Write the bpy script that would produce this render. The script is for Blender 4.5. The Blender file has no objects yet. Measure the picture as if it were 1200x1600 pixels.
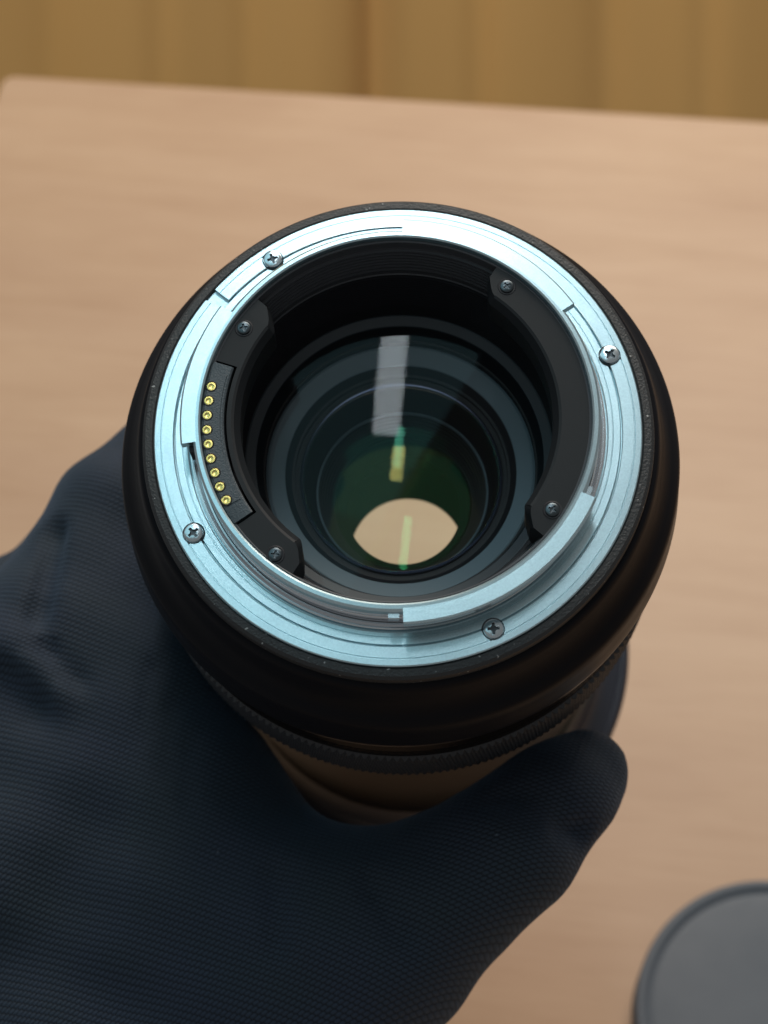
import bpy, bmesh, math, random
import numpy as np
from mathutils import Vector, Matrix
random.seed(7); np.random.seed(7)
R = math.radians
MM = 0.001
scene = bpy.context.scene
col = scene.collection

# ------------------------------------------------------------------ camera
FPX, PITCH, CAMH = 2600.0, R(55), 0.456          # focal length in photo pixels, downward pitch, height over the table
cam_d = bpy.data.cameras.new('camera'); cam = bpy.data.objects.new('camera', cam_d); col.objects.link(cam)
cam.location = (0, 0, CAMH); cam.rotation_euler = (math.pi/2 - PITCH, 0, 0)
cam_d.sensor_fit = 'HORIZONTAL'; cam_d.sensor_width = 36; cam_d.lens = FPX/1200*36
cam_d.clip_start = 0.01; cam_d.clip_end = 50
cam_d.dof.use_dof = True; cam_d.dof.focus_distance = 0.243; cam_d.dof.aperture_fstop = 29
scene.camera = cam
CX = Vector((1, 0, 0)); CF = Vector((0, math.cos(PITCH), -math.sin(PITCH))); CU = Vector((0, math.sin(PITCH), math.cos(PITCH)))
CO = Vector((0, 0, CAMH))
def ray(u, v): return CF + CX*((u-600)/FPX) - CU*((v-800)/FPX)
def at(u, v, d): return CO + ray(u, v)*d
def on_table(u, v):
    r = ray(u, v); return CO + r*(-CAMH/r.z)

# ------------------------------------------------------------------ light
w = bpy.data.worlds.new('World'); scene.world = w; w.use_nodes = True
bg = w.node_tree.nodes['Background']; bg.inputs[0].default_value = (0.90, 0.89, 0.88, 1); bg.inputs[1].default_value = 0.22
def area(name, loc, target, sx, sy, power, color):
    d = bpy.data.lights.new(name, 'AREA'); d.shape = 'RECTANGLE'; d.size = sx; d.size_y = sy; d.energy = power; d.color = color
    o = bpy.data.objects.new(name, d); col.objects.link(o); o.location = loc
    o.rotation_euler = (Vector(target)-Vector(loc)).to_track_quat('-Z', 'Y').to_euler()
    return o
area('ceiling_light', (-0.62, 0.58, 1.95), (-0.2, 0.35, 0.2), 1.5, 1.4, 4.9, (0.38, 0.87, 1.0))
tube = area('tube_light', (-0.03, 1.45, 1.9), (-0.03, 1.40, 0.0), 0.082, 2.3, 9.5, (0.93, 0.97, 1.0))
area('warm_room_light', (0.22, 1.35, 1.25), (0.0, 0.35, 0.0), 1.0, 0.7, 20.5, (1.0, 0.88, 0.76))
tube.rotation_euler.rotate_axis('Z', R(-5.5))
scene.view_settings.view_transform = 'Standard'; scene.view_settings.look = 'None'
scene.view_settings.exposure = 0.07; scene.view_settings.gamma = 1
scene.cycles.max_bounces = 10; scene.cycles.transparent_max_bounces = 16
scene.cycles.caustics_reflective = False; scene.cycles.caustics_refractive = False

# ------------------------------------------------------------------ helpers
def tag(o, label=None, cat=None, group=None, kind=None):
    if label: o['label'] = label
    if cat: o['category'] = cat
    if group: o['group'] = group
    if kind: o['kind'] = kind
    return o
def mesh_obj(name, me, mat=None, parent=None, smooth=30):
    o = bpy.data.objects.new(name, me); col.objects.link(o)
    if mat and not me.materials: me.materials.append(mat)
    if parent: o.parent = parent
    if smooth is not None:
        me.polygons.foreach_set('use_smooth', [True]*len(me.polygons)); me.set_sharp_from_angle(angle=R(smooth))
    return o
def pyd(name, v, f, mat=None, parent=None, smooth=30):
    me = bpy.data.meshes.new(name); me.from_pydata(v, [], f); me.update()
    return mesh_obj(name, me, mat, parent, smooth)

class NT:
    def __init__(s, name):
        s.m = bpy.data.materials.new(name); s.m.use_nodes = True; s.t = s.m.node_tree; s.n = s.t.nodes; s.l = s.t.links
        s.b = s.n['Principled BSDF']; s.out = s.n['Material Output']
    def new(s, typ, **k):
        n = s.n.new(typ)
        for a, b in k.items(): setattr(n, a, b)
        return n
    def set(s, **k):
        for a, b in k.items(): s.b.inputs[a.replace('_', ' ')].default_value = b
        return s
    def link(s, a, b): s.l.new(a, b)
    def noise(s, scale, detail=4, rough=0.55, vec=None, coord='Object', mapping=None):
        n = s.new('ShaderNodeTexNoise'); n.inputs['Scale'].default_value = scale; n.inputs['Detail'].default_value = detail; n.inputs['Roughness'].default_value = rough
        if vec is None:
            tc = s.new('ShaderNodeTexCoord'); vec = tc.outputs[coord]
        if mapping:
            mp = s.new('ShaderNodeMapping'); mp.inputs['Scale'].default_value = mapping; s.link(vec, mp.inputs[0]); vec = mp.outputs[0]
        s.link(vec, n.inputs['Vector']); return n
    def ramp(s, fac, stops):
        r = s.new('ShaderNodeValToRGB'); e = r.color_ramp.elements
        while len(e) < len(stops): e.new(0.5)
        for i, (p, c) in enumerate(stops): e[i].position = p; e[i].color = (*c, 1) if len(c) == 3 else c
        s.link(fac, r.inputs[0]); return r
    def bump(s, h, strength, dist, normal=None):
        b = s.new('ShaderNodeBump'); b.inputs['Strength'].default_value = strength; b.inputs['Distance'].default_value = dist
        s.link(h, b.inputs['Height'])
        if normal: s.link(normal, b.inputs['Normal'])
        return b
    def math(s, op, a, b=None):
        n = s.new('ShaderNodeMath', operation=op)
        for i, x in enumerate((a, b)):
            if x is None: continue
            if isinstance(x, (int, float)): n.inputs[i].default_value = x
            else: s.link(x, n.inputs[i])
        return n.outputs[0]

def plain(name, color, rough, metal=0.0, grain=None, spec=0.5, vary=0.0, dust=0.0, ior=None):
    t = NT(name); t.set(Base_Color=(*color, 1), Roughness=rough, Metallic=metal); t.b.inputs['Specular IOR Level'].default_value = spec
    if ior: t.b.inputs['IOR'].default_value = ior
    if grain:
        n = t.noise(grain[0], 2, 0.6); b = t.bump(n.outputs[0], grain[1], grain[2]); t.link(b.outputs[0], t.b.inputs['Normal'])
    if vary:
        n = t.noise(60, 5, 0.65); r = t.ramp(n.outputs[0], [(0.3, (rough-vary,)*3), (0.7, (rough+vary,)*3)]); t.link(r.outputs[0], t.b.inputs['Roughness'])
    if dust:
        n = t.noise(1500, 1, 0.5); r = t.ramp(n.outputs[0], [(0.735, color), (0.775, (0.30, 0.31, 0.31))]); t.link(r.outputs[0], t.b.inputs['Base Color'])
    return t.m

M_edge_blue = plain('coated_glass_edge', (0.50, 0.62, 0.95), 0.2, 1.0)
M_silver = plain('satin_aluminium', (0.50, 0.655, 0.71), 0.30, 1.0, grain=(5200, 0.06, 0.0001), vary=0.02)
M_polish = plain('turned_aluminium', (0.74, 0.79, 0.82), 0.19, 1.0, vary=0.07)
M_recess = plain('screw_recess_shade', (0.10, 0.11, 0.12), 0.45, 1.0)  # darker metal: shade of the cross recess put into its colour
M_turned = plain('lathe_turned_aluminium', (0.74, 0.77, 0.80), 0.22, 1.0)
_t = M_turned.node_tree; _tg = _t.nodes.new('ShaderNodeTangent'); _tg.direction_type = 'RADIAL'; _tg.axis = 'Z'
_t.nodes['Principled BSDF'].inputs['Anisotropic'].default_value = 0.6; _t.links.new(_tg.outputs[0], _t.nodes['Principled BSDF'].inputs['Tangent'])
M_screw = plain('screw_steel', (0.60, 0.68, 0.72), 0.24, 1.0, vary=0.06)
M_bscrew = plain('black_screw_steel', (0.075, 0.09, 0.10), 0.30, 1.0)
_t = NT.__new__(NT); _t.m = M_silver; _t.t = M_silver.node_tree; _t.n = _t.t.nodes; _t.l = _t.t.links; _t.b = _t.n['Principled BSDF']
_n = _t.noise(3600, 1, 0.5); _r = _t.ramp(_n.outputs[0], [(0.3, (0.54, 0.70, 0.75)), (0.7, (0.61, 0.78, 0.83))])
_n2 = _t.noise(130, 4, 0.6); _r2 = _t.ramp(_n2.outputs[0], [(0.35, (0.95, 0.95, 0.96)), (0.65, (1.02, 1.02, 1.02))])
_m = _t.new('ShaderNodeMixRGB', blend_type='MULTIPLY'); _m.inputs[0].default_value = 1; _t.link(_r.outputs[0], _m.inputs[1]); _t.link(_r2.outputs[0], _m.inputs[2]); _t.link(_m.outputs[0], _t.b.inputs['Base Color'])
M_black = plain('black_barrel_paint', (0.010, 0.010, 0.012), 0.36, 0, grain=(4200, 0.10, 0.0001), vary=0.05, ior=1.13)
M_gloss = plain('glossy_black_barrel', (0.007, 0.0065, 0.0065), 0.36, 0, ior=1.065)
M_rim = plain('satin_front_rim', (0.026, 0.030, 0.042), 0.34, 0)
M_seal = plain('grained_rubber_seal', (0.020, 0.022, 0.024), 0.52, 0, grain=(2600, 0.5, 0.0003), dust=1)
M_rubber = plain('grip_rubber', (0.026, 0.028, 0.032), 0.45, 0)
M_liner = plain('ribbed_liner_plastic', (0.060, 0.066, 0.075), 0.42, 0)
M_plastic = plain('black_moulded_plastic', (0.012, 0.0145, 0.017), 0.52, 0, grain=(5000, 0.10, 0.0001), vary=0.05, spec=0.22)
M_matte = plain('matte_black_baffle', (0.0065, 0.007, 0.0105), 0.55, 0, spec=0.35)
M_ring = plain('dark_grey_ring', (0.044, 0.056, 0.070), 0.50, 0)
M_ring2 = plain('slate_grey_ring', (0.15, 0.205, 0.245), 0.48, 0)
M_block = plain('contact_block_plastic', (0.042, 0.058, 0.070), 0.48, 0, grain=(3800, 0.45, 0.0002))
M_gold = plain('gold_contact', (0.70, 0.52, 0.17), 0.26, 1.0)
M_cap = plain('grey_cap_plastic', (0.085, 0.100, 0.120), 0.60, 0, grain=(2500, 0.15, 0.0002), vary=0.05)

def coated_glass(name, tint, f0, rough=0.0):
    """thin coated optical glass: clear, with a coloured Fresnel reflection"""
    t = NT(name); t.n.remove(t.b)
    fr = t.new('ShaderNodeFresnel'); fr.inputs[0].default_value = 1.45
    k = t.math('MULTIPLY', fr.outputs[0], f0)
    tr = t.new('ShaderNodeBsdfTransparent'); tr.inputs[0].default_value = (0.97, 0.985, 0.975, 1)
    gl = t.new('ShaderNodeBsdfGlossy'); gl.inputs['Color'].default_value = (*tint, 1); gl.inputs['Roughness'].default_value = rough
    mx = t.new('ShaderNodeMixShader'); t.link(k, mx.inputs[0]); t.link(tr.outputs[0], mx.inputs[1]); t.link(gl.outputs[0], mx.inputs[2])
    t.link(mx.outputs[0], t.out.inputs[0]); return t.m

def wood():
    t = NT('beech_laminate'); tc = t.new('ShaderNodeTexCoord')
    g = t.noise(9, 6, 0.6, tc.outputs['Object'], mapping=(1.2, 11, 1)); g.inputs['Distortion'].default_value = 0.6
    g2 = t.noise(30, 5, 0.7, tc.outputs['Object'], mapping=(1.0, 24, 1))
    g3 = t.noise(9, 4, 0.6, tc.outputs['Object'], mapping=(0.6, 1.4, 1))
    a = t.ramp(g.outputs[0], [(0.2, (0.425, 0.268, 0.163)), (0.5, (0.468, 0.306, 0.194)), (0.8, (0.50, 0.336, 0.220))])
    b = t.ramp(g2.outputs[0], [(0.30, (0.91, 0.88, 0.85)), (0.48, (1, 1, 1))])
    c = t.ramp(g3.outputs[0], [(0.3, (0.90, 0.86, 0.84)), (0.7, (1.05, 1.06, 1.06))])
    m = t.new('ShaderNodeMixRGB', blend_type='MULTIPLY'); m.inputs[0].default_value = 1; t.link(a.outputs[0], m.inputs[1]); t.link(b.outputs[0], m.inputs[2])
    m2 = t.new('ShaderNodeMixRGB', blend_type='MULTIPLY'); m2.inputs[0].default_value = 1; t.link(m.outputs[0], m2.inputs[1]); t.link(c.outputs[0], m2.inputs[2])
    t.link(m2.outputs[0], t.b.inputs['Base Color']); t.set(Roughness=0.52)
    bp = t.bump(g2.outputs[0], 0.06, 0.0004); t.link(bp.outputs[0], t.b.inputs['Normal'])
    return t.m
def curtain_mat():
    t = NT('ochre_curtain_fabric'); tc = t.new('ShaderNodeTexCoord')
    g = t.noise(6, 4, 0.6, tc.outputs['Object'], mapping=(1, 1, 0.15))
    a = t.ramp(g.outputs[0], [(0.3, (0.74, 0.44, 0.150)), (0.7, (0.80, 0.49, 0.185))])
    t.link(a.outputs[0], t.b.inputs['Base Color']); t.set(Roughness=0.8); t.b.inputs['Sheen Weight'].default_value = 0.15
    n = t.noise(900, 2, 0.5); bp = t.bump(n.outputs[0], 0.2, 0.0004); t.link(bp.outputs[0], t.b.inputs['Normal'])
    tl = t.new('ShaderNodeBsdfTranslucent'); t.link(a.outputs[0], tl.inputs[0]); mx = t.new('ShaderNodeMixShader'); mx.inputs[0].default_value = 0.5
    t.link(t.b.outputs[0], mx.inputs[1]); t.link(tl.outputs[0], mx.inputs[2]); t.link(mx.outputs[0], t.out.inputs[0])
    return t.m
M_wood = wood(); M_curtain = curtain_mat()
M_edge = plain('beech_edge_band', (0.40, 0.23, 0.13), 0.5, 0, grain=(300, 0.1, 0.0003))

# ------------------------------------------------------------------ table (top surface at z = 0)
pL, pR = on_table(6, 117), on_table(1200, 190)
e = (pR-pL).normalized(); nrm = Vector((e.y, -e.x, 0))          # nrm points back to the viewer
TL, TD, TH = 1.30, 0.95, 0.025
table = bpy.data.objects.new('table', None); col.objects.link(table)
table.location = pL; table.rotation_euler = (0, 0, math.atan2(e.y, e.x))
tag(table, 'light beech wood table under the lens and the gloved hand', 'table', kind='structure')
def rounded_slab(x0, x1, y0, y1, z0, z1, rad, bev):
    bm = bmesh.new(); pts = []
    for cx, cy, a0 in ((x1-rad, y1-rad, 0), (x0+rad, y1-rad, 90), (x0+rad, y0+rad, 180), (x1-rad, y0+rad, 270)):
        for k in range(9):
            a = R(a0+90*k/8); pts.append((cx+rad*math.cos(a), cy+rad*math.sin(a)))
    f = bm.faces.new([bm.verts.new((x, y, z1)) for x, y in pts])
    r = bmesh.ops.extrude_face_region(bm, geom=[f])
    bmesh.ops.translate(bm, verts=[v for v in r['geom'] if isinstance(v, bmesh.types.BMVert)], vec=(0, 0, z0-z1))
    bmesh.ops.recalc_face_normals(bm, faces=bm.faces)
    es = [ed for ed in bm.edges if len(ed.link_faces) == 2 and any(len(q.verts) > 4 for q in ed.link_faces)]
    bmesh.ops.bevel(bm, geom=es, offset=bev, segments=3, affect='EDGES', profile=0.5)
    me = bpy.data.meshes.new('slab'); bm.to_mesh(me); bm.free(); return me
mesh_obj('tabletop', rounded_slab(0, TL, -TD, 0, -0.004, 0, 0.005, 0.0012), M_wood, table)
mesh_obj('edge_band', rounded_slab(0.001, TL-0.001, -TD+0.001, -0.001, -TH, -0.0042, 0.0045, 0.001), M_edge, table)

# ------------------------------------------------------------------ curtain behind the table
YC = 0.80
def build_curtain():
    folds = [(-40, 26, .010), (78, 30, .016), (248, 24, .016), (380, 22, .013), (575, 8, .006), (640, 30, .008), (752, 24, .020), (945, 30, .022), (1112, 26, .017), (1290, 30, .02), (1450, 26, .02), (-180, 30, .02), (-330, 26, .02)]
    us = np.arange(-480, 1700, 4.0); zs = np.linspace(-0.74, 0.25, 72); V = []; F = []
    for z in zs:
        dep = YC*math.cos(PITCH) + (CAMH-min(z, 0.12))*math.sin(PITCH)     # gathered at the top, spreading to the hem
        for u in us:
            x = (u-600)/FPX*dep
            y = YC + 0.004*math.sin(u*0.021+0.6*z) + 0.10*x
            for c, wd, dp in folds: y += 0.26*dp*math.exp(-((u-c-6*math.sin(3*z+c))/wd)**2)
            V.append((x, y, z))
    n = len(us)
    for j in range(len(zs)-1):
        for i in range(n-1): F.append((j*n+i, j*n+i+1, (j+1)*n+i+1, (j+1)*n+i))
    o = pyd('curtain', V, F, M_curtain, smooth=80)
    V = []; F = []
    for z in zs:                                    # folded hem of the cloth, a second layer behind the first
        dep = YC*math.cos(PITCH) + (CAMH-min(z, 0.12))*math.sin(PITCH)
        for u in np.arange(545, 578, 4.0):
            x = (u-600)/FPX*dep; V.append((x, YC+0.012+0.10*x, z))
    n = len(np.arange(545, 578, 4.0))
    for j in range(len(zs)-1):
        for i in range(n-1): F.append((j*n+i, j*n+i+1, (j+1)*n+i+1, (j+1)*n+i))
    pyd('hem', V, F, M_curtain, o, smooth=80)
    tag(o, 'ochre fabric curtain hanging in soft pleats behind the table', 'curtain')
build_curtain()

# ------------------------------------------------------------------ lens frame
DM, TH_AX, LEAN, LH = 0.245, R(21.2), R(4.8), 146.0      # camera distance, tilt of the axis, lean, length flange-to-front in mm
MC = at(620, 668, DM)
vd = (MC-CO).normalized()
up = (CU - vd*CU.dot(vd)).normalized(); rt = vd.cross(up).normalized()
up2 = up*math.cos(LEAN) - rt*math.sin(LEAN)
AX = (-vd*math.cos(TH_AX) + up2*math.sin(TH_AX)).normalized()
LX = (rt - AX*rt.dot(AX)).normalized(); LY = AX.cross(LX)
LB = MC - AX*(LH*MM)
LM = Matrix((LX, LY, AX)).transposed().to_4x4(); LM.translation = LB
def lens_pt(phi, h, r): return LB + LX*(r*MM*math.cos(R(phi))) + LY*(r*MM*math.sin(R(phi))) + AX*((LH-h)*MM)
lens = bpy.data.objects.new('camera_lens', None); col.objects.link(lens); lens.matrix_world = LM
tag(lens, 'large black camera lens held rear end up, silver mount ring facing the viewer', 'lens')

def lathe(name, prof, mat, parent=lens, a0=0, a1=360, n=160, smooth=28, closed=False, rfun=None):
    """prof: (r, h) in mm, h measured down from the flange; closed = profile is a loop (solid sector)"""
    full = abs(a1-a0-360) < 1e-6; m = n if full else n+1; k = len(prof); V = []; F = []
    prof = [(r, h*0.78 if h < 0 else h) for r, h in prof]
    for i in range(m):
        a = R(a0+(a1-a0)*i/n); c, s = math.cos(a), math.sin(a)
        for r, h in prof: V.append((r*c*MM, r*s*MM, (LH-h)*MM))
    for i in range(n):
        j = (i+1) % m
        for q in range(k if closed else k-1):
            p = (q+1) % k; F.append((i*k+q, j*k+q, j*k+p, i*k+p))
    if closed and not full:
        F.append(tuple(range(k))); F.append(tuple(n*k+q for q in reversed(range(k))))
    o = pyd(name, V, F, mat, parent, smooth)
    bm = bmesh.new(); bm.from_mesh(o.data); bmesh.ops.recalc_face_normals(bm, faces=bm.faces); bm.to_mesh(o.data); bm.free()
    o.data.set_sharp_from_angle(angle=R(smooth))
    return o

# outer barrel -----------------------------------------------------
lathe('seal_ring', [(35.9, 2.0), (36.05, 0.5), (36.3, 0.25), (37.3, 0.35), (37.75, 0.75), (37.9, 1.6), (37.9, 3.2)], M_seal, n=200)
lathe('rear_shoulder', [(37.4, 2.2), (38.2, 2.2), (38.6, 2.5), (39.1, 3.9), (39.6, 6.0), (40.4, 8.2), (41.6, 9.8), (42.5, 10.6), (42.9, 11.6), (43.1, 14.0), (43.4, 16.6), (43.7, 19.0), (43.7, 20.2), (43.2, 21.0), (41.4, 21.2)], M_black, n=240, smooth=40)
lathe('rear_barrel', [(41.4, 20.8), (42.7, 21.2), (42.7, 30.0), (42.4, 30.15), (42.4, 30.5), (42.7, 30.65), (42.7, 34.0), (41.6, 34.1)], M_gloss, n=240)
def grip_ring():
    N, n, hs = 210, 2100, [34.4, 34.7] + [35+1.0*i for i in range(14)] + [48.4, 48.7]; V = []; F = []
    for j, h in enumerate(hs):
        for i in range(n):
            a = 2*math.pi*i/n; ph = (i*N/n + (h-28)*0.42) % 1.0
            tri = min(1.0, 2.4*min(ph, 1-ph)); edge = 0 if 1 < j < len(hs)-2 else 1
            r = (42.3 if (j in (0, len(hs)-1)) else 42.7 + (0.70*tri))
            V.append((r*MM*math.cos(a), r*MM*math.sin(a), (LH-h)*MM))
    for j in range(len(hs)-1):
        for i in range(n): F.append((j*n+i, (j+1)*n+i, (j+1)*n+(i+1) % n, j*n+(i+1) % n))
    pyd('grip_ring', V, F, M_rubber, lens, 25)
grip_ring()
lathe('front_barrel', [(41.8, 48.4), (42.1, 48.8), (41.7, 50), (41.0, 54), (40.6, 64), (40.1, 82), (39.4, 104), (38.9, 128)], M_gloss, n=200)
lathe('front_rim', [(38.8, 124), (39.2, 127), (40.8, 130.5), (43.6, 134.2), (45.4, 135.0), (46.2, 134.6), (47.0, 134.8), (47.7, 135.6), (47.9, 136.8), (47.8, 144.6), (47.4, 145.8), (46.8, 146.0), (46.0, 145.6), (45.6, 143.0), (41.5, 132), (38.0, 120)], M_rim, n=200, smooth=50)
lathe('front_glass', [(0.001, 92.0), (10, 92.3), (20, 93.3), (30, 95.0), (40.9, 97.6)], coated_glass('front_glass_coating', (0.3, 0.9, 0.6), 0.25), n=96, smooth=80)

# rear mount -------------------------------------------------------
mount = lathe('rear_mount', [(36.0, 2.4), (36.0, 0.9), (29.0, 0.9), (28.9, 0.2), (28.9, -4.4), (29.2, -4.75), (29.45, -4.85), (29.45, -6.9), (29.1, -7.35), (28.55, -7.4), (28.3, -7.15), (28.2, -6.4), (28.2, 1.0)], M_silver, n=256, smooth=20)
lathe('throat_wall', [(29.5, 0.95), (29.4, 0.3), (29.25, 0.1), (29.25, -0.9), (29.38, -1.05), (29.38, -1.9), (29.25, -2.05), (29.25, -2.8), (29.36, -2.95), (29.36, -3.8), (29.2, -3.95), (29.2, -4.8)], M_turned, mount, 0, 360, 256, 20)
NOTCH = 142.2; HW = 1.75
fl = [(33.05, 1.0), (33.05, 0.12), (33.15, 0.02), (34.75, 0.0), (34.8, 0.14), (34.92, 0.14), (34.97, 0.0), (35.8, 0.0), (35.98, 0.18), (35.98, 1.0)]
lathe('flange_plate', fl, M_silver, mount, NOTCH+HW, NOTCH-HW+360, 256, 20, closed=True)
lathe('inner_flange', [(30.9, 1.0), (30.9, 0.35), (31.05, 0.22), (31.6, 0.21), (31.65, 0.33), (31.75, 0.33), (31.8, 0.2), (32.75, 0.18), (32.85, 0.3), (32.85, 1.0)], M_silver, mount, 0, 360, 256, 20)
lathe('flange_step', [(29.45, 0.85), (29.5, 0.5), (29.75, 0.5), (29.8, 0.3), (30.0, 0.25), (30.05, 0.0), (30.25, -0.05), (30.3, 0.12), (30.4, 0.12), (30.45, -0.04), (30.62, 0.0), (30.72, 0.9)], M_turned, mount, 0, 360, 256, 20)
def tab(a0, a1, name='bayonet_tab', ro=31.25, h0=-7.38, h1=-5.3):
    lathe('tab_edge', [(ro-0.02, h0+0.34), (ro+0.03, h0+0.38), (ro+0.03, h1-0.18), (ro-0.02, h1-0.14)], M_polish, mount, a0+0.2, a1-0.2, 48, 20, closed=True)
    return lathe(name, [(28.8, h0+0.02), (ro-0.25, h0), (ro, h0+0.22), (ro, h1-0.1), (ro-0.2, h1), (29.0, h1)], M_silver, mount, a0, a1, 48, 20, closed=True)
tab(-88, -25); tab(33, 88); tab(146, 188)
for a, dr in ((-90.5, 0), (-23.4, 0)):       # small polished end stops of the tabs
    lathe('tab_stop', [(29.3, -6.3), (30.2, -6.3), (30.35, -6.1), (30.35, -5.2), (29.3, -5.2)], M_screw, mount, a-1.5, a+1.4, 6, 20, closed=True)
lathe('wall_stop', [(29.2, -3.0), (29.9, -3.0), (30.0, -2.8), (30.0, 0.3), (29.2, 0.3)], M_screw, mount, -85.5, -82.5, 6, 20, closed=True)
lathe('lock_slot', [(29.3, -6.2), (30.2, -6.2), (30.2, -2.0), (29.3, -2.0)], M_plastic, mount, 188.4, 190.2, 6, 20, closed=True)

def screw_mesh(name, rad, mat, dep=0.9):
    bm = bmesh.new(); n = 40; c = rad
    outer = [bm.verts.new((c*math.cos(2*math.pi*i/n), c*math.sin(2*math.pi*i/n), 0)) for i in range(n)]
    ring2 = [bm.verts.new((c*0.86*math.cos(2*math.pi*i/n), c*0.86*math.sin(2*math.pi*i/n), 0.07*rad)) for i in range(n)]
    L, W = 0.62*rad, 0.155*rad; core = 0.27*rad
    cr = [(L, -W), (L, W), (core, W*1.05), (core*0.95, core*0.95), (W*1.05, core), (W, L), (-W, L), (-W*1.05, core), (-core*.95, core*.95), (-core, W*1.05), (-L, W), (-L, -W), (-core, -W*1.05), (-core*.95, -core*.95), (-W*1.05, -core), (-W, -L), (W, -L), (W*1.05, -core), (core*.95, -core*.95), (core, -W*1.05)]
    top = [bm.verts.new((x, y, 0.09*rad)) for x, y in cr]
    bot = [bm.verts.new((x*0.86, y*0.86, -0.14*rad)) for x, y in cr]; tip = bm.verts.new((0, 0, -0.20*rad))
    for i in range(n):
        j = (i+1) % n; bm.faces.new((outer[i], outer[j], ring2[j], ring2[i]))
    k = len(cr); eds = []
    for i in range(k):
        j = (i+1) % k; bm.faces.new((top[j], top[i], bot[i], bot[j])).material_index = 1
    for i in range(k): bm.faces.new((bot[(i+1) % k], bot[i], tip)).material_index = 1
    ang = lambda v, ref: (math.atan2(v.co.y, v.co.x)-ref) % (2*math.pi)
    ref = math.atan2(cr[0][1], cr[0][0])-1e-4
    T = sorted(top, key=lambda v: ang(v, ref)); O = sorted(ring2, key=lambda v: ang(v, ref)); i = j = 0
    while i < len(T) or j < len(O):                      # zip the cross-shaped opening to the rim of the head
        ta = ang(T[i], ref) if i < len(T) else 9; oa = ang(O[j], ref) if j < len(O) else 9
        t0, o0 = T[(i-1) % len(T)], O[(j-1) % len(O)]
        if ta < oa: bm.faces.new((t0, o0, T[i])); i += 1
        else: bm.faces.new((t0, o0, O[j])); j += 1
    bmesh.ops.recalc_face_normals(bm, faces=bm.faces)
    lo = [bm.verts.new((v.co.x, v.co.y, -0.8*rad)) for v in outer]
    for i in range(n):
        j = (i+1) % n; bm.faces.new((lo[i], lo[j], outer[j], outer[i]))
    me = bpy.data.meshes.new(name)
    for v in bm.verts: v.co *= MM
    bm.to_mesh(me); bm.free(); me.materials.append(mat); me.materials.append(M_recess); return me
def countersink(name, r0, r1, mat): 
    n = 40; V = []; F = []
    for r, z in ((r0, -0.4), (r0, 0.03), (r1, 0.05), (r1+0.12, -0.02)):
        for i in range(n): V.append((r*MM*math.cos(2*math.pi*i/n), r*MM*math.sin(2*math.pi*i/n), z*MM))
    for q in range(3):
        for i in range(n): F.append((q*n+i, q*n+(i+1) % n, (q+1)*n+(i+1) % n, (q+1)*n+i))
    me = bpy.data.meshes.new(name); me.from_pydata(V, [], F); me.materials.append(mat); return me
def px_on_plane(u, v, h):
    """lens-local x, y (mm) where the line of sight through a photo point meets the plane at height h"""
    p0 = LB + AX*((LH-h)*MM); d = ray(u, v); t = (p0-CO).dot(AX)/d.dot(AX); q = CO+d*t-p0
    return q.dot(LX)/MM, q.dot(LY)/MM
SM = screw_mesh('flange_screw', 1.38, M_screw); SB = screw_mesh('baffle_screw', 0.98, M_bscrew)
CS = countersink('screw_seat', 1.44, 1.56, M_bscrew); CB = countersink('black_screw_seat', 1.02, 1.25, M_matte)
def put(me, name, parent, x, y, h, rot=0, smooth=25):
    o = mesh_obj(name, me, None, parent, smooth); o.location = (x*MM, y*MM, (LH-h)*MM); o.rotation_euler = (0, 0, R(rot)); return o
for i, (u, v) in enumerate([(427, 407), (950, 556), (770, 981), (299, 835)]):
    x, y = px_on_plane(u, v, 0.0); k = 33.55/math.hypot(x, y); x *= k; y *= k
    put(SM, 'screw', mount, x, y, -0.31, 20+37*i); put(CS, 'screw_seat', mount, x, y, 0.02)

# black plastic inside the throat -----------------------------------
def threads(r0, h0, r1, h1, n, d):
    P = []
    for i in range(n):
        for f, o in ((0.0, d), (0.5, d), (0.52, 0), (0.98, 0)):
            t = (i+f)/n; P.append((r0+(r1-r0)*t+o, h0+(h1-h0)*t))
    return P
liner = lathe('throat_liner', [(28.25, -6.2), (27.95, -6.35), (27.8, -6.2), (27.75, -4.4)] + threads(27.4, -4.2, 26.4, 1.6, 7, 0.40) + [(27.3, 1.8), (27.3, 2.4), (26.4, 2.4), (26.2, 2.2), (26.0, 2.5)], M_liner, n=200, smooth=20)
lathe('light_baffle', [(26.0, 2.4)] + threads(25.9, 2.6, 23.8, 12.0, 22, 0.10) + [(23.9, 12.6)], M_matte, n=200, smooth=15)
lathe('retaining_ring', [(24.2, 12.3), (23.6, 12.3), (22.3, 13.0), (22.25, 13.3)], M_ring, n=180)
lathe('spacer_ring', [(22.3, 13.1), (22.2, 13.8), (21.6, 15.9), (21.5, 16.8), (21.2, 16.9), (21.2, 18.4)], M_matte, n=180)
lathe('element_ring', [(21.5, 18.4), (20.8, 18.2), (18.4, 19.6), (18.2, 20.0)], M_ring2, n=180)
lathe('element_seat', [(18.3, 19.8), (17.4, 21.2), (17.0, 21.3), (16.95, 22.0), (16.3, 22.2), (16.2, 22.0), (15.95, 22.0), (15.85, 22.6)], M_matte, n=180)
lathe('bright_rim', [(16.2, 22.1), (16.1, 21.8), (15.9, 21.65), (15.7, 21.8), (15.6, 22.1), (15.6, 22.6)], M_edge_blue, n=180)
lathe('inner_barrel', [(15.9, 22.6), (15.5, 23.6), (14.5, 28.8), (14.1, 29.5), (13.9, 29.7), (13.8, 30.0)] + threads(13.7, 30.2, 11.4, 36.0, 7, 0.16) + [(11.2, 36.6), (10.4, 37.8), (9.75, 38.5), (9.6, 38.7), (9.7, 39.0), (12, 40), (16, 46), (16, 62)], M_matte, n=160, smooth=22)
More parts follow.
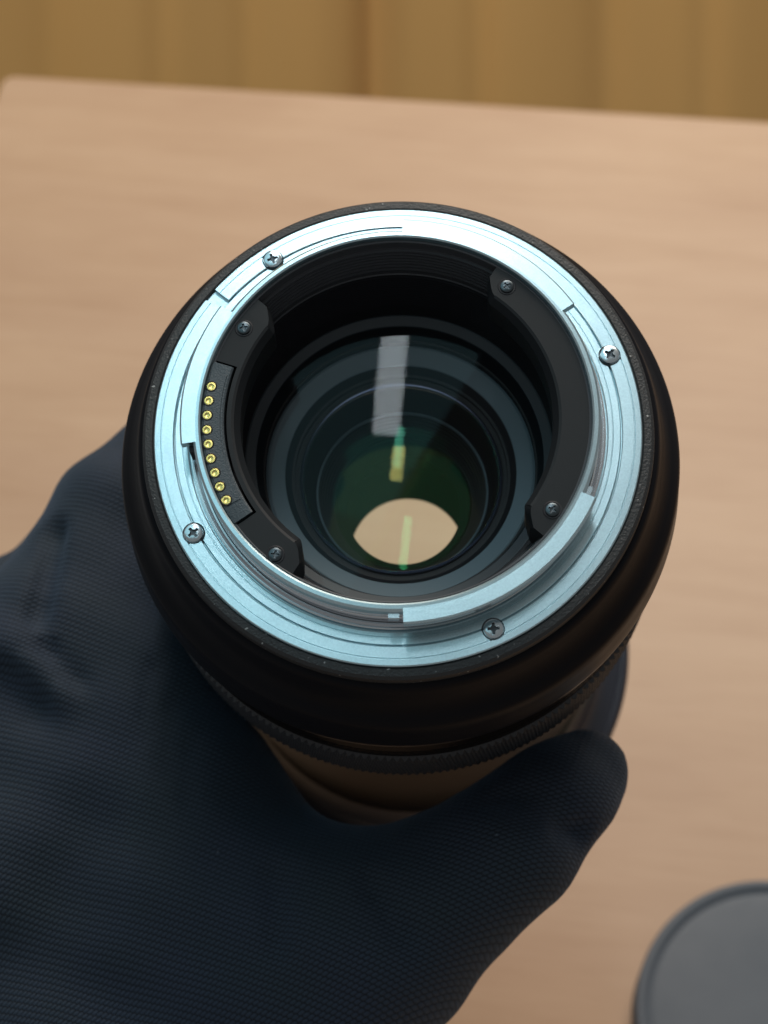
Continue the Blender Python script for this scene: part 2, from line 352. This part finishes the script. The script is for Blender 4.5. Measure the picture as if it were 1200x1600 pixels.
lathe('inner_rim', [(14.1, 29.4), (13.9, 29.3), (13.75, 29.45), (13.8, 30.0)], M_ring2, n=160)
lathe('front_stop', [(38.5, 65), (38.5, 63.4), (10.5, 63.4), (10.4, 63.7), (10.6, 64.2), (36, 67), (38.8, 90)], M_matte, n=160)
def dome(name, rr, h_edge, sag, mat, n=128):
    P = [(max(0.001, rr*i/18), h_edge - sag*(1-(i/18)**2)) for i in range(19)]
    return lathe(name, P, mat, n=n, smooth=80)
dome('rear_glass', 24.3, 9.5, 1.15, coated_glass('rear_coating', (0.88, 0.95, 0.97), 0.30))
dome('second_glass', 15.7, 22.3, 2.2, coated_glass('second_coating', (0.20, 0.95, 0.62), 0.30))
dome('third_glass', 13.7, 29.8, 1.0, coated_glass('third_coating', (0.9, 0.75, 0.22), 0.5))
dome('fourth_glass', 11.2, 36.2, -1.2, coated_glass('fourth_coating', (0.08, 0.75, 0.30), 0.40))

def lug(name, a0, a1, ri=22.7):
    return lathe(name, [(27.85, -6.25), (23.9, -6.25), (23.5, -6.05), (ri, -4.6), (ri+0.05, -4.2), (ri+0.3, 2.2), (27.2, 2.2), (27.85, 1.0)], M_plastic, liner, a0, a1, 64, 20, closed=True)
def lug_end(a0, a1, ri):
    return lathe('baffle_end', [(27.85, -6.25), (ri+1.2, -6.25), (ri, -4.6), (ri+0.3, 2.2), (27.2, 2.2)], M_plastic, liner, a0, a1, 16, 20, closed=True)
lug('baffle_plate', -36, 52); lug('baffle_plate', 143, 161.2); lug('baffle_plate', 216.2, 233)
lathe('baffle_plate', [(24.55, -6.25), (23.9, -6.25), (23.5, -6.05), (22.7, -4.6), (22.75, -4.2), (23.0, 2.2), (24.55, 2.2)], M_plastic, liner, 161.2, 216.2, 64, 20, closed=True)
def wedge(a_in, a_out):
    """sloping end of a baffle plate: narrows towards the throat wall"""
    V = []; F = []; n = 8
    for i in range(n+1):
        t = i/n; a = R(a_in+(a_out-a_in)*t); ri = 22.7+2.6*t**1.5; ht = -4.875+0.05*t
        for r, h in ((27.85, ht), (ri+1.1*(1-0.4*t), ht), (ri, -3.6+0.2*t), (ri+0.3, 2.2), (27.2, 2.2)): V.append((r*MM*math.cos(a), r*MM*math.sin(a), (LH-h)*MM))
    for i in range(n):
        for q in range(5): p = (q+1) % 5; F.append((i*5+q, (i+1)*5+q, (i+1)*5+p, i*5+p))
    F.append((0, 1, 2, 3, 4)); F.append(tuple(n*5+q for q in (4, 3, 2, 1, 0)))
    o = pyd('baffle_end', V, F, M_plastic, liner, 25)
    bm = bmesh.new(); bm.from_mesh(o.data); bmesh.ops.recalc_face_normals(bm, faces=bm.faces); bm.to_mesh(o.data); bm.free(); o.data.set_sharp_from_angle(angle=R(25))
wedge(52, 57.5); wedge(-36, -41.5); wedge(143, 137.5); wedge(233, 238.5)
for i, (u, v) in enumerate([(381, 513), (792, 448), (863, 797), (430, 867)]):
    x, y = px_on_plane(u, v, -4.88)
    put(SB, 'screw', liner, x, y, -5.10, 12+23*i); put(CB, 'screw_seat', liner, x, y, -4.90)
block = lathe('contact_block', [(28.15, -5.9), (28.1, -6.5), (27.9, -6.6), (25.2, -6.6), (24.95, -6.4), (24.9, -5.0), (24.9, 1.0), (28.1, 1.0)], M_block, lens, 162.0, 215.4, 64, 25, closed=True)
lathe('block_pad', [(28.0, -6.5), (27.8, -6.72), (25.5, -6.72), (25.3, -6.5)], M_block, block, 165.2, 209.6, 48, 25, closed=True)
def pin_mesh():
    n = 28; V = []; F = []; pr = [(0.66, -0.3), (0.66, 0.02), (0.62, 0.05), (0.40, 0.055), (0.32, 0.02), (0.001, 0.01)]
    for r, z in pr:
        for i in range(n): V.append((r*MM*math.cos(2*math.pi*i/n), r*MM*math.sin(2*math.pi*i/n), z*MM))
    for q in range(len(pr)-1):
        for i in range(n): F.append((q*n+i, q*n+(i+1) % n, (q+1)*n+(i+1) % n, (q+1)*n+i))
    me = bpy.data.meshes.new('contact_pin'); me.from_pydata(V, [], F); me.materials.append(M_gold); return me
PM = pin_mesh(); PS = countersink('pin_seat', 0.67, 0.78, M_matte)
for (u, v) in [(330.3, 603.8), (326, 626), (323.8, 648.8), (323.3, 671.5), (325.5, 693.8), (329.3, 716.6), (335.7, 738.7), (343.5, 760.3), (353.7, 781.4)]:
    x, y = px_on_plane(u, v, -5.24); put(PM, 'contact_pin', block, x, y, -5.26, random.uniform(0, 90)); put(PS, 'pin_seat', block, x, y, -5.24)

# ------------------------------------------------------------------ gloved hand: one continuous surface from a distance field
def cam_mm(p):                       # world -> camera frame in mm (right, up, depth)
    q = p-CO; return np.array((q.dot(CX), q.dot(CU), q.dot(CF)))/MM
def J(u, v, d): return np.array(((u-600)/FPX*d, -(v-800)/FPX*d, d))
def JL(phi, h, r): return cam_mm(lens_pt(phi, h, r))
STEP = 1.25
lo = np.array((-150.0, -190.0, 235.0)); hi = np.array((60.0, 45.0, 440.0))
nx, ny, nz = [int((hi[i]-lo[i])/STEP)+1 for i in range(3)]
gx = (lo[0]+STEP*np.arange(nx))[:, None, None].astype(np.float32); gy = (lo[1]+STEP*np.arange(ny))[None, :, None].astype(np.float32); gz = (lo[2]+STEP*np.arange(nz))[None, None, :].astype(np.float32)
def cone(a, b, ra, rb):
    ba = b-a; L2 = max(float(ba@ba), 1e-4)
    t = np.clip(((gx-a[0])*ba[0]+(gy-a[1])*ba[1]+(gz-a[2])*ba[2])/L2, 0, 1)
    return np.sqrt((gx-a[0]-ba[0]*t)**2+(gy-a[1]-ba[1]*t)**2+(gz-a[2]-ba[2]*t)**2)-(ra+(rb-ra)*t)
def smin(a, b, k):
    h = np.clip(0.5+0.5*(b-a)/k, 0, 1); return b*(1-h)+a*h-k*h*(1-h)
def smax(a, b, k): return -smin(-a, -b, k)
def chain(pts, k=4):
    d = None
    for (a, ra), (b, rb) in zip(pts[:-1], pts[1:]):
        c = cone(a, b, ra, rb); d = c if d is None else smin(d, c, k)
    return d
thumb = chain([(J(330, 1700, 300), 27), (J(575, 1475, 287), 17.5), (J(795, 1322, 279), 11.2), (J(872, 1247, 282), 8.6), (J(921, 1203, 286), 6.9)], 5)
index = chain([(J(20, 1120, 306), 17), (J(75, 1000, 306), 13.2), (J(190, 808, 313), 12.0), (J(310, 680, 328), 11.3), (JL(115, 86, 51.5), 10), (JL(88, 86, 49.5), 8.6), (JL(74, 86, 48.5), 7.4)], 5)
web = chain([(J(150, 1060, 304), 14), (J(215, 1200, 299), 14.5), (J(325, 1385, 293), 15.5), (J(500, 1470, 288), 16)], 6)
palm = chain([(J(60, 1060, 310), 17), (J(40, 1350, 306), 26), (J(110, 1650, 304), 30), (J(0, 2050, 312), 31), (J(-120, 2500, 330), 33)], 10)
palm2 = chain([(J(330, 1500, 300), 22), (J(200, 1800, 306), 30), (J(0, 2050, 312), 31)], 10)
web2 = chain([(J(185, 960, 307), 13), (J(245, 1085, 303), 13), (J(305, 1235, 298), 14), (J(400, 1400, 292), 15)], 6)
hand = smin(smin(palm, palm2, 16), smin(web, web2, 6), 14)
hand = smin(hand, thumb, 9)
hand = smin(hand, index, 9)
for k_, (hh, dd, sc_) in enumerate([(106, 0, 1.0), (125, 21, 0.97), (143, 41, 0.85)]):     # middle, ring and little finger lower on the barrel
    ro = (53, 55, 58)[k_]
    fg = chain([(J(-20+10*k_, 1120, 332+dd), 15*sc_), (J(5+14*k_, 990+10*k_, 334+dd), 12.8*sc_), (J(135+14*k_, 890+10*k_, 345+dd), 11.8*sc_), (J(262+12*k_, 765+8*k_, 358+dd), 11*sc_), (JL(118, hh, ro), 9.8*sc_), (JL(92, hh, ro-1), 8.6*sc_), (JL(76, hh, ro-2), 7.4*sc_)], 5)
    hand = smin(hand, fg, 2.5)
    hand = smin(hand, chain([(J(10+10*k_, 1130, 330+dd), 15*sc_), (J(60, 1600, 326+dd*0.7), 22), (J(-20, 2050, 326+dd*0.3), 24)], 8), 12)
# creases and slack in the cloth
def with_local(pts, fn, r):
    """apply a small change to the part of the grid round a line"""
    global gx, gy, gz, hand
    P = np.array(pts); a = np.maximum(((P.min(0)-14-lo)/STEP).astype(int), 0); b = ((P.max(0)+14-lo)/STEP).astype(int)+1
    G = (gx, gy, gz); gx, gy, gz = gx[a[0]:b[0]], gy[:, a[1]:b[1]], gz[:, :, a[2]:b[2]]
    sl = (slice(a[0], b[0]), slice(a[1], b[1]), slice(a[2], b[2]))
    hand[sl] = fn(hand[sl], chain([(p, r) for p in pts], 1.0)); gx, gy, gz = G
def crease(pts, r, depth, k=2.5):
    with_local(pts, lambda h, c: smax(h, -(c-depth), k), r)
wob = 0.45*np.sin(0.11*gx+0.05*gz+0.6)*np.sin(0.13*gy-0.07*gz)+0.30*np.sin(0.23*gx-0.19*gy+0.1*gz)+0.18*np.sin(0.41*gy+0.17*gx+0.2*gz)
hand = hand + wob.astype(np.float32)
# the lens keeps its room: the glove is pressed against it
a0 = cam_mm(LB); ax = np.array((AX.dot(CX), AX.dot(CU), AX.dot(CF)))
tt = (gx-a0[0])*ax[0]+(gy-a0[1])*ax[1]+(gz-a0[2])*ax[2]
rr = np.sqrt(np.maximum((gx-a0[0])**2+(gy-a0[1])**2+(gz-a0[2])**2-tt**2, 0)); hl = LH-tt
prof = np.interp(hl.ravel(), [-5, 2, 9, 20, 31, 34, 49, 51, 96, 127, 134, 146.5, 147, 160], [38.5, 38.7, 42.4, 44.6, 44.4, 44.1, 44.1, 42.2, 40.6, 40.6, 48.4, 48.4, 48.4, 30]).reshape(hl.shape)
lens_d = np.where(hl > -8, rr-prof, 50).astype(np.float32)
hand = smax(hand, -(lens_d-0.3), 0.8)

def surface_nets(Fd, lo, step):
    S = Fd < 0; nx, ny, nz = Fd.shape; c = np.zeros((nx-1, ny-1, nz-1), np.int8)
    for i in (0, 1):
        for j in (0, 1):
            for k in (0, 1): c += S[i:nx-1+i, j:ny-1+j, k:nz-1+k]
    mixed = (c > 0) & (c < 8); ids = -np.ones(mixed.shape, np.int64); I = np.argwhere(mixed); ids[mixed] = np.arange(len(I))
    acc = np.zeros((len(I), 3)); cnt = np.zeros(len(I))
    corners = [(i, j, k) for i in (0, 1) for j in (0, 1) for k in (0, 1)]
    for a in corners:
        for ax_ in range(3):
            if a[ax_] == 1: continue
            b = list(a); b[ax_] = 1
            fa = Fd[I[:, 0]+a[0], I[:, 1]+a[1], I[:, 2]+a[2]]; fb = Fd[I[:, 0]+b[0], I[:, 1]+b[1], I[:, 2]+b[2]]
            m = (fa < 0) != (fb < 0); t = np.where(m, fa/np.where(m, fa-fb, 1), 0)
            p = np.array(a)[None, :] + t[:, None]*(np.array(b)-np.array(a))[None, :]
            acc[m] += p[m]; cnt[m] += 1
    V = lo + step*(I + acc/cnt[:, None]); Q = []
    for ax_ in range(3):
        sl0 = [slice(None)]*3; sl1 = [slice(None)]*3; sl0[ax_] = slice(0, -1); sl1[ax_] = slice(1, None)
        x = S[tuple(sl0)] != S[tuple(sl1)]; E = np.argwhere(x); inside = S[tuple(sl0)][x]
        o1, o2 = [q for q in range(3) if q != ax_]
        ok = (E[:, o1] > 0) & (E[:, o2] > 0) & (E[:, o1] < Fd.shape[o1]-1) & (E[:, o2] < Fd.shape[o2]-1)
        E = E[ok]; inside = inside[ok]; q = []
        for d1, d2 in ((1, 1), (0, 1), (0, 0), (1, 0)):
            G = E.copy(); G[:, o1] -= d1; G[:, o2] -= d2; q.append(ids[G[:, 0], G[:, 1], G[:, 2]])
        q = np.stack(q, 1); flip = inside if ax_ != 1 else ~inside
        q[~flip] = q[~flip][:, ::-1]; Q.append(q)
    return V, np.concatenate(Q)
def surf(u, v, d0=255, d1=380):
    """depth at which the line of sight through a photo point first meets the glove"""
    ds = np.arange(d0, d1, 0.4); P = np.stack([(u-600)/FPX*ds, -(v-800)/FPX*ds, ds], 1); I = np.round((P-lo)/STEP).astype(int)
    f = hand[np.clip(I[:, 0], 0, nx-1), np.clip(I[:, 1], 0, ny-1), np.clip(I[:, 2], 0, nz-1)]; k = np.argmax(f < 0.2)
    return P[k] if f[k] < 0.2 else None
def fold(pts, r, depth, k=2.0):
    """a crease pressed into the cloth along a line on the surface"""
    P = []
    for (u0, v0), (u1, v1) in zip(pts[:-1], pts[1:]):
        for t in np.linspace(0, 1, 5): 
            p = surf(u0+(u1-u0)*t, v0+(v1-v0)*t)
            if p is not None: P.append(p)
    if len(P) > 4:
        A = np.array(P); P = [A[max(0, i-3):i+4].mean(0) for i in range(len(A))]
    if len(P) > 1: crease(P, r, depth, k)
def ridge(pts, r, sink, k=3.0):
    """a raised fold of slack cloth"""
    P = []
    for (u0, v0), (u1, v1) in zip(pts[:-1], pts[1:]):
        for t in np.linspace(0, 1, 4):
            p = surf(u0+(u1-u0)*t, v0+(v1-v0)*t)
            if p is not None: P.append(p+np.array((0, 0, sink)))
    if len(P) > 1: with_local(P, lambda h, c: smin(h, c, k), r)
ridge([(-10, 990), (40, 1045), (90, 1090)], 2.4, 1.6, 5.0)
fold([(88, 800), (80, 860), (68, 920), (52, 990)], 1.2, 0.9, 1.2)
fold([(-5, 1035), (35, 1085), (80, 1125)], 1.0, 0.2, 4.0)
fold([(48, 985), (95, 1035), (150, 1090)], 0.9, 0.5, 1.4)
fold([(922, 1304), (895, 1294), (866, 1296)], 1.0, 0.6, 1.6)
for q in range(4):
    fold([(905-22*q, 1268+14*q), (868-20*q, 1240+12*q), (822-16*q, 1228+8*q), (770-14*q, 1240+6*q)], 0.7, -0.25, 1.6)
for q in range(3):
    fold([(255+26*q, 1000+62*q), (225+30*q, 1085+62*q), (235+34*q, 1190+60*q)], 0.8, -0.3, 1.8)
fold([(560, 1345), (600, 1420), (660, 1500)], 1.0, -0.4, 3.0)
fold([(420, 1335), (440, 1420), (420, 1520)], 1.0, -0.4, 3.5)
V, Q = surface_nets(hand.astype(np.float64), lo, STEP)
Vw = np.array(CO)[None, :] + MM*(V[:, :1]*np.array(CX)+V[:, 1:2]*np.array(CU)+V[:, 2:]*np.array(CF))
me = bpy.data.meshes.new('gloved_hand'); me.from_pydata(Vw.tolist(), [], Q.tolist()); me.update()
# light smoothing of the grid steps
bm = bmesh.new(); bm.from_mesh(me)
bmesh.ops.recalc_face_normals(bm, faces=bm.faces)
for _ in range(2): bmesh.ops.smooth_vert(bm, verts=bm.verts, factor=0.5, use_axis_x=True, use_axis_y=True, use_axis_z=True)
bm.to_mesh(me); bm.free()
print('glove verts', len(me.vertices))

def glove_mat():
    t = NT('navy_knit'); uv = t.new('ShaderNodeUVMap'); uv.uv_map = 'knit'
    sp = t.new('ShaderNodeSeparateXYZ')
    wn = t.noise(90, 2, 0.5, coord='Object'); 
    wv = t.new('ShaderNodeVectorMath', operation='SCALE'); t.link(wn.outputs['Color'], wv.inputs[0]); wv.inputs['Scale'].default_value = 0.5
    ad = t.new('ShaderNodeVectorMath', operation='ADD'); t.link(uv.outputs[0], ad.inputs[0]); t.link(wv.outputs[0], ad.inputs[1])
    t.link(ad.outputs[0], sp.inputs[0])
    row = t.math('FLOOR', sp.outputs['Y']); odd = t.math('MODULO', t.math('ABSOLUTE', row), 2.0)
    fx = t.math('FRACT', t.math('ADD', sp.outputs['X'], t.math('MULTIPLY', odd, 0.5))); fy = t.math('FRACT', sp.outputs['Y'])
    # a stitch: a slanting rounded loop
    fx2 = t.math('FRACT', t.math('ADD', fx, t.math('MULTIPLY', fy, 0.28)))
    hx = t.math('SINE', t.math('MULTIPLY', fx2, math.pi)); hy = t.math('SINE', t.math('MULTIPLY', fy, math.pi))
    h = t.math('POWER', t.math('MULTIPLY', hx, hy), 0.6)
    fz = t.noise(2600, 2, 0.6)
    hh = t.math('ADD', h, t.math('MULTIPLY', fz.outputs[0], 0.35))
    bp = t.bump(hh, 0.50, 0.00030); t.link(bp.outputs[0], t.b.inputs['Normal'])
    big = t.noise(45, 3, 0.6)
    yarn = t.ramp(big.outputs[0], [(0.35, (0.0185, 0.030, 0.043)), (0.65, (0.020, 0.030, 0.050))])
    gap = t.ramp(h, [(0.18, (0.24, 0.24, 0.26)), (0.70, (1.15, 1.15, 1.15))])
    m = t.new('ShaderNodeMixRGB', blend_type='MULTIPLY'); m.inputs[0].default_value = 1; t.link(yarn.outputs[0], m.inputs[1]); t.link(gap.outputs[0], m.inputs[2])
    ln = t.noise(420, 2, 0.5); lr = t.ramp(ln.outputs[0], [(0.785, (0, 0, 0)), (0.80, (0.07, 0.085, 0.10))])
    m2 = t.new('ShaderNodeMixRGB', blend_type='ADD'); m2.inputs[0].default_value = 1; t.link(m.outputs[0], m2.inputs[1]); t.link(lr.outputs[0], m2.inputs[2])
    t.link(m2.outputs[0], t.b.inputs['Base Color']); t.set(Roughness=0.72); t.b.inputs['Specular IOR Level'].default_value = 0.25
    t.b.inputs['Sheen Weight'].default_value = 0.22; t.b.inputs['Sheen Roughness'].default_value = 0.45; t.b.inputs['Sheen Tint'].default_value = (0.35, 0.55, 0.8, 1)
    return t.m
glove = mesh_obj('gloved_hand', me, glove_mat(), None, 180)
tag(glove, 'left hand in a dark navy knitted glove gripping the black lens barrel', 'hand')
def knit_uv(o, cell):
    """unwrap the glove so that the stitches follow the cloth; the seam runs where the glove faces away"""
    me = o.data; nv = len(me.vertices); nr = np.empty(nv*3); co = np.empty(nv*3)
    me.vertices.foreach_get('co', co); me.vertex_normals.foreach_get('vector', nr); nr = nr.reshape(-1, 3); co = co.reshape(-1, 3)
    f = np.array(CF); s = nr@f
    uvl = me.uv_layers.new(name='knit'); ne = len(me.loops); li = np.empty(ne, np.int32); me.loops.foreach_get('vertex_index', li)
    # cylindrical-like arc length: integrate along the surface using depth slope
    q = (co-np.array(CO))/MM; x = q@np.array(CX); y = q@np.array(CU); d = q@np.array(CF)
    ca, sa = math.cos(R(24)), math.sin(R(24))
    u = x*ca+y*sa; v = -x*sa+y*ca
    v = v + 0.0035*(u+20)**2 + 0.55*(d-285); u = u + 0.25*(d-285)
    out = np.stack([u[li]/cell, v[li]/cell*1.6], 1).ravel(); uvl.data.foreach_set('uv', out)
knit_uv(glove, 1.20)

# ------------------------------------------------------------------ lens cap on the table
cap = bpy.data.objects.new('lens_cap', None); col.objects.link(cap)
cp = on_table(1227, 1592); cp2 = CO + (cp-CO)*((CAMH-0.011)/CAMH); cap.location = (cp2.x, cp2.y, 0)
tag(cap, 'round grey plastic lens cap lying on the table at the right', 'lens cap')
def lathe_w(name, prof, mat, parent, n=120, smooth=40):
    V = []; F = []; k = len(prof)
    for i in range(n):
        a = 2*math.pi*i/n
        for r, z in prof: V.append((r*MM*math.cos(a), r*MM*math.sin(a), z*MM))
    for i in range(n):
        j = (i+1) % n
        for q in range(k-1): F.append((i*k+q, j*k+q, j*k+q+1, i*k+q+1))
    return pyd(name, V, F, mat, parent, smooth)
lathe_w('rim', [(39.6, 0.0), (40.0, 0.4), (40.0, 9.4), (39.7, 10.1), (39.1, 10.5), (38.2, 10.55), (37.5, 10.2), (36.7, 9.5), (35.8, 9.3)], M_cap, cap)
lathe_w('disc', [(36.2, 9.2), (35.6, 9.5), (34.5, 9.75), (20, 9.8), (0.01, 9.8)], M_cap, cap)
